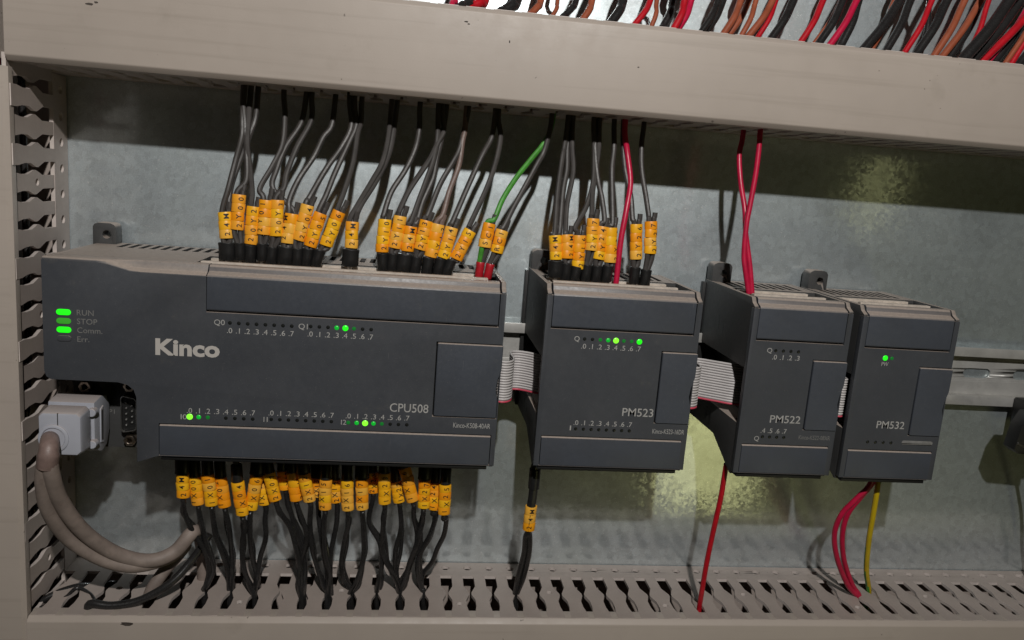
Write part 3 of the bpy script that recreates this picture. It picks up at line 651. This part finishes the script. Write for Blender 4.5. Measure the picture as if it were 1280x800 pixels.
def top_wire(lab, group, code, fb, mk0, mk1, paths, u0=0.0, big=False, m=WBLK, fm=FERR, stub=True, yt=YT, rn=0.0, fr=2.75, name='marked_wire', mats=None):
    P = at(*fb, YB); root = thing(name, lab, 'wire', P - Vector((0, 0, 5)), group)
    Pb, Pt = at(*mk0, YB), at(*mk1, YB + 1)
    d = (Pb - P); dirf = (d.normalized() + Vector((0, 0, 1.2))).normalized()
    ferrule(root, P, dirf, 8.2 if fm is FERR else 7.6, (fr + .35 if big else fr) if fm is FERR else 2.1, fm, big)
    markers(root, Pb, Pt, code, u0, rn=rn)
    for q, path in enumerate(paths):
        off = Vector(((q - (len(paths) - 1) / 2) * 2.7, 0.4 * (q % 2), 0)) if len(paths) > 1 else Vector((-1.2 if stub else 0, 0, 0))
        ys = [p[1] for p in path]; yend = sorted(ys)[0]
        pts = [P + dirf * 3 + off * .5, Pb + off, Pt + off]
        for (x, y) in path: pts.append(Vector((random.uniform(-.5, .5), random.uniform(-.8, .8), 0)) + at(x, y, ypath(y, mk1[1], yend + 18, YB + 1, yt + q * 2)))
        last = pts[-1]; pts.append(last + Vector((0.5, 1.5, max(6, 176 - last.z)))); pts.append(last + Vector((3, 4, max(14, 190 - last.z))))
        mm = m if not mats else mats[q]
        wire_part(root, pts, 1.32, mm)
    if stub:                                 # the doubled-back end of the core, sticking out of the rings
        ax = (Pt - Pb).normalized(); s0 = Vector((1.5, 0.4, 0))
        wire_part(root, [P + dirf * 4 + s0 * .5, Pb + s0, Pt + s0, Pt + s0 + ax * 2.2 + Vector((.3, 0, 0)), Pt + s0 + ax * random.uniform(4, 5.5) + Vector((.5, 0, 0))], 1.3, WBLK if m is WGRN else m, 'fold_back', 8, 4)
    return root
G1 = 'marked wires in the top of the widest module'
T = [  # code, ferrule, ring stack bottom, ring stack top, paths, letter offset, twin ferrule, tint, material
 ('24M', (284, 314), (283, 298), (281.5, 265), [[(286, 236), (296, 200), (302, 170), (304, 150), (303, 112)], [(289, 232), (303, 195), (314, 166), (321, 146), (322, 114)]], 1.3, True),
 ('2Y00', (300, 314), (296, 287), (299, 243), [[(307, 225), (309, 190), (306, 155), (304, 130), (305, 108)]], 1.6, False),
 ('20Y2', (313, 317), (313.5, 305), (317, 258), [[(315, 240), (311, 208), (309, 180), (310, 150), (312, 112)]], 0.6, False),
 ('2Y01', (328, 315), (329, 293), (333, 250), [[(326, 236), (340, 208), (352, 181), (357, 147), (355, 118)]], -1.3, False),
 ('20Y3', (339.5, 319), (345, 295), (347, 250), [[(354, 235), (358, 216), (372, 184), (388, 150), (389, 121)]], 1.5, False),
 ('24M', (356.7, 319), (359.5, 304), (365, 267), [[(363, 250), (374, 224), (391, 196), (405, 172), (415, 157), (420, 124)], [(340, 236), (346, 212), (358, 184), (377, 153), (384, 120)]], -1.6, True),
 ('2Y04', (372, 321), (372.5, 300), (385, 256), [[(387, 246), (409, 210), (425, 185), (438, 158), (436, 128)]], 1.8, False),
 ('2Y05', (384, 321), (387.6, 308), (400.7, 266), [[(408, 244), (420, 215), (437, 178), (444, 156), (443, 130)]], 1.0, False),
 ('2Y06', (397, 322), (407.5, 307), (424, 264), [[(430, 240), (441, 203), (448, 168), (450, 152), (453, 128)]], 0.3, False),
 ('24M', (438, 322), (439, 310), (440.5, 277), [[(447, 257), (464, 227), (479, 202), (486, 172), (490, 132)], [(452, 257), (469, 229), (484, 198), (491, 173), (496, 134)]], 0.4, True),
 ('2Y10', (478.7, 327), (477.5, 315), (481.6, 274), [[(479, 268), (489, 240), (507, 213), (519, 186), (523.5, 160), (525, 136)]], 1.0, False),
 ('2Y11', (490.5, 327), (493, 310), (501, 270), [[(499, 262), (513, 237), (537, 201), (549, 177), (554, 163), (554, 138)]], -0.5, False),
 ('24M', (505, 328), (509, 314), (514, 283), [[(515, 277), (523, 252), (535, 222), (542, 198), (547, 171), (549, 140)], [(521, 277), (530, 252), (541, 222), (547, 198), (553, 175), (558, 142)]], 0.2, True),
 ('2Y13', (519.6, 331), (525, 312), (533, 275.5), [[(534, 268), (549, 231), (565, 203), (573, 188), (580, 166), (584, 140)]], -0.2, False),
 ('2Y12', (534.5, 332), (538, 321), (548, 280), [[(554, 268), (562, 240), (573, 207), (579, 177), (580, 163), (582, 140)]], 3.2, False),
 ('2Y14', (549, 333), (554, 322.5), (565, 284), [[(567, 276), (585, 231), (603, 195), (613.5, 172), (618, 148)]], 0.3, False),
 ('2Y15', (560.6, 334), (570, 324), (587.5, 287.5), [[(589, 280), (609, 234), (621, 201), (627, 171), (624, 148)]], 0.0, False),
 ('SC1', (599.6, 337), (605.6, 309), (612, 279), [[(618, 274), (627, 249), (645, 222), (666, 198), (681, 176), (690, 153)]], 0.3, False),
 ('RC1', (611, 339), (620.6, 316), (627.5, 287.5), [[(630, 284), (642, 261), (657, 234), (672, 204), (680, 189), (688, 158)]], -0.8, False)]
for i, (code, f, a, b, ps, u0, big) in enumerate(T):
    m = WTAU if code == '2Y12' else WGRN if code == 'SC1' else WBLK
    col = {'SC1': 'green wire', '2Y12': 'brown wire'}.get(code, 'black wire')
    lab = f'{col} with orange rings reading {code}' + (f', {ORD[i]} of the top stacks of the widest module' if code == '24M' else ' in the top of the widest module')
    top_wire(lab, G1, code, f, a, b, ps, u0, big, m, FERRR if code in ('SC1', 'RC1') else FERR, yt=(-39 if i < 3 else YT) if code != 'SC1' else -31)
G2 = 'marked wires in the top of the medium wide module'
T2 = [
 ('24M', (695, 336), (695, 324.5), (694, 294), [[(693, 290), (697, 240), (703, 197), (706, 183), (709, 154)], [(699, 290), (704.6, 240), (708, 212), (709, 185), (713, 154)]], 0.0, True),
 ('24M', (707.5, 339), (709, 323), (709.5, 293), [[(706, 287), (710, 255), (716, 215), (715, 184), (717, 154)]], 1.6, False),
 ('2Y16', (719, 343), (721.7, 336), (725, 294), [[(720, 284), (733, 258), (742, 226), (743, 186), (741, 154)]], 1.4, False),
 ('2Y17', (732.8, 341), (739, 313), (741.7, 273), [[(740, 266), (742, 240), (746, 212), (749, 183), (749, 154)]], 0.4, False),
 ('2Y24', (745.6, 342), (748, 324), (753.5, 283), [[(755, 276), (754, 249), (748, 223), (744, 188), (744, 154)]], 0.0, False),
 ('2Y25', (758.7, 342), (762, 328), (764.6, 284.5), [[(765.5, 280), (766, 249), (765, 212), (768, 186), (768, 155)]], 3.0, False),
 ('2Y26', (793, 344), (795, 324), (795.5, 280), [[(791, 273), (789, 246), (782, 212), (778.5, 180), (780, 156)]], 0.8, False),
 ('2Y27', (806.6, 347), (812.5, 317), (814, 276.6), [[(811, 270), (806.6, 246), (802, 212), (802, 183), (806, 160)]], 1.4, False)]
for i, (code, f, a, b, ps, u0, big) in enumerate(T2):
    lab = f'black wire with orange rings reading {code} in the top of the medium wide module' if code != '24M' else \
        ('pair of black wires in orange rings reading 24M, leftmost in the medium wide module' if i == 0 else 'black wire with orange rings reading 24M, second in the medium wide module')
    top_wire(lab, G2, code, f, a, b, ps, u0, big, WBLK)
def plain(lab, name, pts, r, m, group=None, **k):
    root = thing(name, lab, 'wire', pts[0], group); wire_part(root, pts, r, m, 'insulation', 12, **k); return root
def up(pts): l = pts[-1]; return pts + [l + Vector((0.3, 1, max(6, 178 - l.z))), l + Vector((2, 3, max(14, 190 - l.z)))]
plain('red wire without rings between the marked wires of the medium wide module', 'plain_wire',
      up([at(769.5, 358, -47), at(771, 345, -47), at(776, 301, -46), at(783, 262, -44), at(788, 228, -40), at(784, 190, -36), at(781, 162, -36)]), 1.45, WRED)
plain('red wire in the top of the narrow module, its upper end toward the right', 'plain_wire',
      up([at(936, 367, -50), at(932, 340, -50), at(930, 318, -49), at(933, 281, -48), at(938, 254, -47), at(945, 215, -46), at(949.5, 177, -45), at(950, 168, -45)]), 1.35, WRED)
plain('red wire in the top of the narrow module, its upper end toward the left', 'plain_wire',
      up([at(940, 367, -50), at(938, 340, -49), at(936, 322, -48), at(932, 290, -46), at(931, 262, -44), at(926, 229, -39), at(924, 195, -35), at(928, 174, -35)]), 1.35, WRED)

G3 = 'marked wires in the underside of the widest module'
BT = [  # code, ring stack top, ring stack bottom, path, letter offset, depth
 ('24M', (228, 593), (229, 621), [(231, 642), (240, 662), (254, 686), (262, 711), (256, 731), (253, 738)], 0.6, -49),
 ('1X00', (244, 596), (247.5, 630), [(251, 655), (261, 690), (267, 712), (258, 732), (256, 739)], -1.0, -46),
 ('1X01', (260, 593), (264.5, 631), [(270, 668), (279.6, 693), (286, 716), (285, 737)], 0.3, -49),
 ('1X02', (276, 597), (281, 633), [(285, 658), (289, 692), (291, 716), (288, 738)], -1.2, -46),
 ('1X04', (297, 602), (303, 643), [(305.6, 657), (302, 680), (304, 708), (313, 733), (317, 745)], 0.8, -51),
 ('2X06', (321, 594), (314, 636), [(312, 660), (312.5, 684), (317, 704), (320, 720), (319, 739)], 0.4, -49),
 ('1X05', (325, 604), (331, 630), [(330, 650), (331, 672), (326, 697), (320, 722), (318, 742)], -0.6, -44),
 ('2X07', (336, 591), (344.5, 625), [(352, 642), (362, 660), (371, 683), (376, 715), (377, 746)], 1.5, -49),
 ('2X10', (353.5, 588), (357, 611), [(362, 635), (374, 670), (381, 705), (379, 745)], 2.2, -44),
 ('2X11', (366, 590), (370.5, 625), [(377, 650), (383, 672), (377, 699), (372, 722), (377, 747)], 3.2, -47),
 ('2X12', (379.5, 592), (387, 626), [(389, 655), (390, 684), (394, 703), (403, 729), (410, 742)], 0.7, -50),
 ('2X13', (395, 597), (397, 620), [(399, 650), (403, 690), (409, 722), (410, 746)], 0.0, -44),
 ('2X15', (407, 599), (406.5, 636), [(406, 662), (406, 692), (411, 717), (411, 748)], -0.9, -51),
 ('2X14', (418, 599), (421, 627), [(421, 657), (415, 692), (412, 722), (410, 746)], 0.0, -44),
 ('2X16', (434, 600), (435, 637), [(436, 652), (431, 681), (427.6, 705), (431, 725), (437, 738)], 0.0, -49),
 ('2X17', (452.5, 599), (453, 636), [(455, 655), (455, 685), (452, 705), (446, 727), (438, 744)], -0.8, -49),
 ('2X20', (466, 590), (466.5, 615), [(462, 652), (473, 678), (476, 705), (474, 728), (470, 742)], 0.3, -44),
 ('1X23', (480, 591), (481, 629), [(481, 650), (479, 681), (483, 702), (491, 714), (497, 731), (499, 743)], 0.6, -50),
 ('1X22', (495, 601), (499, 627), [(502, 660), (496, 689), (496, 715), (499, 741)], 1.2, -45),
 ('1X26', (506, 584), (516, 626), [(519, 646), (521.5, 669), (519, 692), (509, 714), (498, 733)], -1.2, -50),
 ('1X27', (531, 600), (529.5, 634), [(528, 655), (521, 682), (512, 703), (505, 725), (500, 742)], 0.5, -49),
 ('1X24', (544, 603), (541.5, 636), [(546, 643), (536, 669), (526, 692), (523, 713), (525, 733), (528, 740)], -0.3, -46),
 ('1X25', (557, 605), (555, 642), [(557, 648), (554, 668), (546, 686), (541, 702), (531, 716), (526, 729)], 0.3, -50)]
for i, (code, a, b, path, u0, Y) in enumerate(BT):
    Pt, Pb = at(*a, Y), at(*b, Y)
    ax = (Pt - Pb).normalized(); up_ = (ax + Vector((0, 0, .8))).normalized()
    top = Pt + up_ * 17
    root = thing('marked_wire', f'black wire with orange rings reading {code} below the widest module', 'wire', top, G3)
    ferrule(root, Pt + up_ * 4.6, -up_, 8.6, 2.75, FERR, i % 5 == 0)
    mb = MB(); mb.tube([Pt + up_ * 8.5, Pt + up_ * 20], 1.6, 8); mb.build('ferrule_sleeve', FERR, root)
    markers(root, Pb, Pt, code, u0)
    end = atz(*path[-1], -87.5); y0, y1 = b[1], path[-1][1]
    ncore = 1 if code in ('1X25', '2X14', '1X05') else 2
    for q in range(ncore):
        pts = [Pt - ax * .5, Pb, Pb - ax * 3]
        for j, (x, y) in enumerate(path):
            t = (y - y0) / (y1 - y0); t = max(0, min(1, t))
            dx = q * (3.0 if j % 2 else -4.0) * (1 - t)
            pts.append(at(x + dx + q * 2.2 + random.uniform(-1.6, 1.6), y, Y + (end.y - Y) * t + q * 3.2 + random.uniform(-1.5, 1.5)))
        l = pts[-1]; pts.append(l + Vector((0.5, 0, -8))); pts.append(l + Vector((2, 3, -22)))
        wire_part(root, pts, 1.32 if q == 0 else 1.15, WBLK2)
# medium module, below
Pt, Pb = at(664, 632, -55), at(660.5, 662, -54)
root = thing('marked_wire', 'two black wires in orange rings reading 24M below the medium wide module', 'wire', at(668, 592, -55))
markers(root, Pb, Pt, '24M', 0.0)
wire_part(root, [at(669, 582, -55), at(668, 594, -55), at(666, 618, -55), Pt, Pb], 2.3, FERR, 'ferrule_sleeve')
mb = MB(); mb.tube(smooth([at(669, 586, -55), at(668, 597, -55), at(667, 610, -55)], 4), [2.9] * 9, 14); mb.build('ferrule', FERR, root)
for xs in ([(657, 672), (655, 692), (648, 720), (644.5, 740)], [(662, 670), (661, 692), (654, 722), (645.5, 744)]):
    pts = [Pt, Pb] + [at(x, y, -54 + 20 * (y - 662) / 82) for x, y in xs]; l = pts[-1]; wire_part(root, pts + [l + Vector((0, 0, -9)), l + Vector((-2, 2, -20))], 1.5, WBLK2)
def down(pts): l = pts[-1]; return pts + [l + Vector((0.3, 0.5, -8)), l + Vector((2, 2, -22))]
plain('single red wire hanging below the narrow module into the slotted duct', 'plain_wire',
      down([at(908, 580, -58), at(905, 598, -57), at(901, 622, -56), at(892.5, 660, -54), at(884, 700, -51), at(878, 735, -48), at(874.5, 757, -45)]), 1.4, WRED2)
plain('red wire curving below the right end module, outer of two', 'plain_wire',
      down([at(1094, 590, -57), at(1086, 608, -56), at(1070, 624, -54), at(1052, 643, -51), at(1043, 668, -47), at(1047, 700, -42), at(1060, 732, -36), at(1073, 747, -33)]), 1.45, WRED, 'red wires below the right end module')
plain('red wire curving below the right end module, inner of two', 'plain_wire',
      down([at(1097, 590, -57), at(1088, 607, -55), at(1076, 621, -52), at(1060, 642, -48), at(1053, 668, -44), at(1055, 700, -39), at(1065, 730, -34), at(1074, 745, -32)]), 1.45, WRED, 'red wires below the right end module')
root = thing('earth_wire', 'yellow and green wire hanging below the right end module', 'wire', at(1097, 600, -55))
wire_part(root, down([at(1098, 588, -56), at(1097, 608, -55), at(1092, 640, -51), at(1086, 676, -45), at(1083, 712, -36), at(1086, 738, -27)]), 1.5, [WYEL, WGRN], 'insulation', 12, split=.42, turn=0.018)

# wires leaving the top of the upper duct
G5 = 'wires fanning out above the upper duct'
UP = [('red', WRED, (566, 4), 568, 1.2), ('red', WRED2, (590, 8), 606, 2.0), ('black', WBLK2, (630, 14), 646, 2.4), ('brown', WBRN, (664, 17), 676, 1.6), ('brown', WBRN, (690, 21), 697, 1.0),
      ('brown', WBRN, (728, 25), 740, 1.5), ('black', WBLK2, (764, 28), 779, 2.0), ('red', WRED2, (793, 31), 813, 1.4), ('brown', WBRN, (814, 34), 821, 1.1), ('red', WRED2, (842, 37), 856, 1.6),
      ('red', WRED, (847, 37), 864, 1.5), ('black', WBLK2, (876, 41), 898, 1.5), ('black', WBLK2, (882, 41), 904, 1.6), ('brown', WBRN, (904, 43), 926, 1.6), ('brown', WBRN, (911, 44), 936, 1.5),
      ('brown', WBRN, (926, 46), 945, 1.2), ('brown', WBRN, (934, 47), 966, 1.5), ('black', WBLK2, (963, 50), 992, 1.9), ('red', WRED2, (1000, 54), 1029, 1.5), ('brown', WBRN, (1016, 56), 1051, 1.0),
      ('red', WRED, (1036, 58), 1071, 1.5), ('black', WBLK2, (1080, 61), 1125, 2.1), ('brown', WBRN, (1089, 63), 1118, 1.2), ('brown', WBRN, (1166, 72), 1206, 1.6), ('brown', WBRN, (1176, 73), 1226, 1.6),
      ('black', WBLK2, (1203, 75), 1262, 2.6), ('red', WRED2, (1206, 75), 1236, 1.2), ('black', WBLK2, (1214, 77), 1276, 2.2), ('red', WRED2, (1227, 77), 1300, 1.8), ('red', WRED, (1235, 78), 1290, 1.2), ('brown', WBRN, (1256, 80), 1302, 1.2), ('black', WBLK2, (1272, 82), 1330, 1.8)]
for x, cn, dx, r in ((580, 'black', 9, 1.5), (612, 'brown', 12, 1.2), (645, 'red', 16, 1.2), (706, 'black', 14, 1.4), (751, 'brown', 8, 1.1), (776, 'black', 20, 1.4), (829, 'black', 12, 1.7), (860, 'black', 20, 1.3),
                    (892, 'brown', 15, 1.2), (918, 'black', 24, 1.8), (948, 'red', 22, 1.2), (955, 'black', 14, 1.6), (986, 'brown', 20, 1.2), (1024, 'black', 30, 1.7), (1051, 'black', 22, 1.9), (1064, 'brown', 26, 1.2),
                    (1108, 'black', 30, 1.9), (1131, 'red', 34, 1.3), (1146, 'black', 38, 2.0), (1187, 'black', 40, 2.0), (1243, 'black', 48, 2.2), (1264, 'red', 40, 1.4), (1150, 'black', 12, 1.3)):
    if x < 1090 and x in (612, 645, 751, 776, 860, 892, 918, 955, 986, 1064): continue
    UP.append((cn, {'black': WBLK2, 'brown': WBRN, 'red': WRED2}[cn], (x, 0.108 * x - 57), x + dx, r))
UP.sort(key=lambda u: u[2][0])
for i, (cn, m, (x, y), xt, r) in enumerate(UP):
    Y0 = -46 + (i * 7 % 6) * 5.0; Y1 = Y0 + 6
    A = at(x, y, Y0); Bp = at(xt, 0, Y1); d = Bp - A
    if d.length < 6: d = (at(xt + (xt - x) * 4 + 4, -30, Y1) - A) * .5; Bp = A + d
    pts = [A - d.normalized() * 16 + Vector((0, 4, -8)), A - d.normalized() * 4, A, A + (Bp - A) * .5 + Vector((.8, -1, 0)), Bp, Bp + Vector((d.x * .8, 3, max(25, d.z))), Bp + Vector((d.x * .8 + 70, 10, max(25, d.z) + 150))]
    prev = 'beside ' + UP[i - 1][0] if i else 'at the far left'
    where = ('far left', 'left', 'centre left', 'centre', 'centre right', 'right', 'far right')[min(6, i * 7 // len(UP))]
    lefty = i < 23; k_ = sum(1 for u in (UP[:i + 1] if lefty else UP[i:]) if u[0] == cn)
    plain(f'{("thick " if r > 1.8 else "thin " if r < 1.3 else "")}{cn} wire above the top duct, {ORD[k_ - 1]} {cn} one from the {"left" if lefty else "right"}', 'plain_wire', pts, r * 1.12, m, G5, sm=5)
# wires lying inside the ducts, seen through the slots
def inside(lab, pts, r, m): plain(lab, 'plain_wire', [Vector(p) for p in pts], r, m, 'wires inside the ducts', sm=5)
for (nm, m, x, y, r) in (('red', WRED, -27, -43, 2.2), ('brown', WBRN, -31, -38, 1.6), ('grey', WGRY, -33, -22, 2.6), ('black', WBLK2, -25, -30, 1.6)):
    inside(f'{nm} wire running upright inside the left duct behind its slots', [(x, y, -140), (x + 2, y + 3, -80), (x - 2, y, -20), (x + 1, y - 2, 40), (x, y + 2, 100), (x + 1, y, 180)], r, m)
for (nm, m, z, y, r, x0, x1) in (('red', WRED2, -112, -40, 1.6, 20, 600), ('dark brown', WTAU, -105, -46, 1.7, 10, 430), ('black', WBLK2, -108, -30, 2.0, 0, 600), ('grey', WGRY, -103, -51, 1.5, -5, 330), ('orange brown', WBRN, -106, -49, 1.4, 160, 590)):
    n = 9; inside(f'{nm} wire lying along the inside of the bottom duct', [(x0 + (x1 - x0) * k / n, y + 3 * math.sin(k * 2.1 + z), z + 3 * math.cos(k * 1.7 + y)) for k in range(n + 1)], r, m)
plain('black cable end poking out of the left duct over the bottom duct', 'plain_wire', [at(40, 758, -40), at(70, 742, -36), at(98, 733, -30), at(122, 732, -24), at(140, 729, -20), atz(150, 732, -95)], 1.7, WBLK2)
plain('black strand standing in for the cable shadow over the first slots of the bottom duct', 'plain_wire', down([at(262, 668, -36), at(240, 700, -40), at(214, 728, -46), at(176, 750, -50), at(140, 757, -52), at(112, 755, -52)]), 2.0, WBLK2)  # dark shadow band of the cables, added as a black strand
plain('thin black wire hooked round the corner where the left and bottom ducts meet', 'plain_wire', [at(50, 760, -46), at(80, 748, -42), at(96, 735, -36), at(112, 742, -38), at(118, 752, -44), atz(116, 765, -98)], 0.9, WBLK2)

# black terminal at the right end of the rail
tb = thing('terminal_block', 'black plastic terminal block cut off at the right edge', 'terminal block', (490, -5, 20))
xb = at(1252, 520, -42).x + 8
mb = MB(); mb.prx([(-9, 30), (-9, 9), (-38, 5), (-44, 9), (-44, 27), (-36, 31)], xb + 26, xb + 70); mb.bevel(0.8, 2).build('block_body', BLACKP, tb)
mb = MB(); mb.pry([(xb + 1, 9), (xb + 4, 6.5), (xb + 26, 5.0), (xb + 26, 30), (xb + 7, 30), (xb + 3, 22)], -45, -36); mb.bevel(0.8, 2).build('end_stop', BLACKP, tb)
mb = MB(); mb.pry([(xb + 2.2, 12.0), (xb + 9.5, 9.2), (xb + 9.5, 10.4), (xb + 2.2, 13.2)], -45.6, -44.5); mb.bevel(0.2, 1).build('screw_slot', STEEL, tb)
for k, (xa, ya) in enumerate(((1291, 610),)):
    plain('thin black wire hanging below the black block at the right edge', 'plain_wire', down([at(xa, 560, -28), at(xa - 1, 630, -16), at(xa - 6, 680, -9), at(xa - 5, 704, -8)]), 1.15, WBLK2)

for (px, py, Y, rx, rz, par) in ((158, 780, -60.86, 3.2, 1.0, ld), (112, 5, -60.86, 1.8, .5, ud), (120, 3, -60.86, .9, .5, ud), (583, 27, -60.86, .9, .4, ud), (586, 30, -60.86, .7, .3, ud), (798, 84, -60.86, .5, .3, ud), (637, 52, -60.86, .35, .7, ud)):
    c = at(px, py, Y); k = [random.uniform(.7, 1.15) for _ in range(11)]
    mb = MB(); mb.pry([(c.x + rx * k[j] * math.cos(j * .571), c.z + rz * k[j] * math.sin(j * .571)) for j in range(11)], Y, Y + .04); mb.build('grime_spot', SMUT, par)
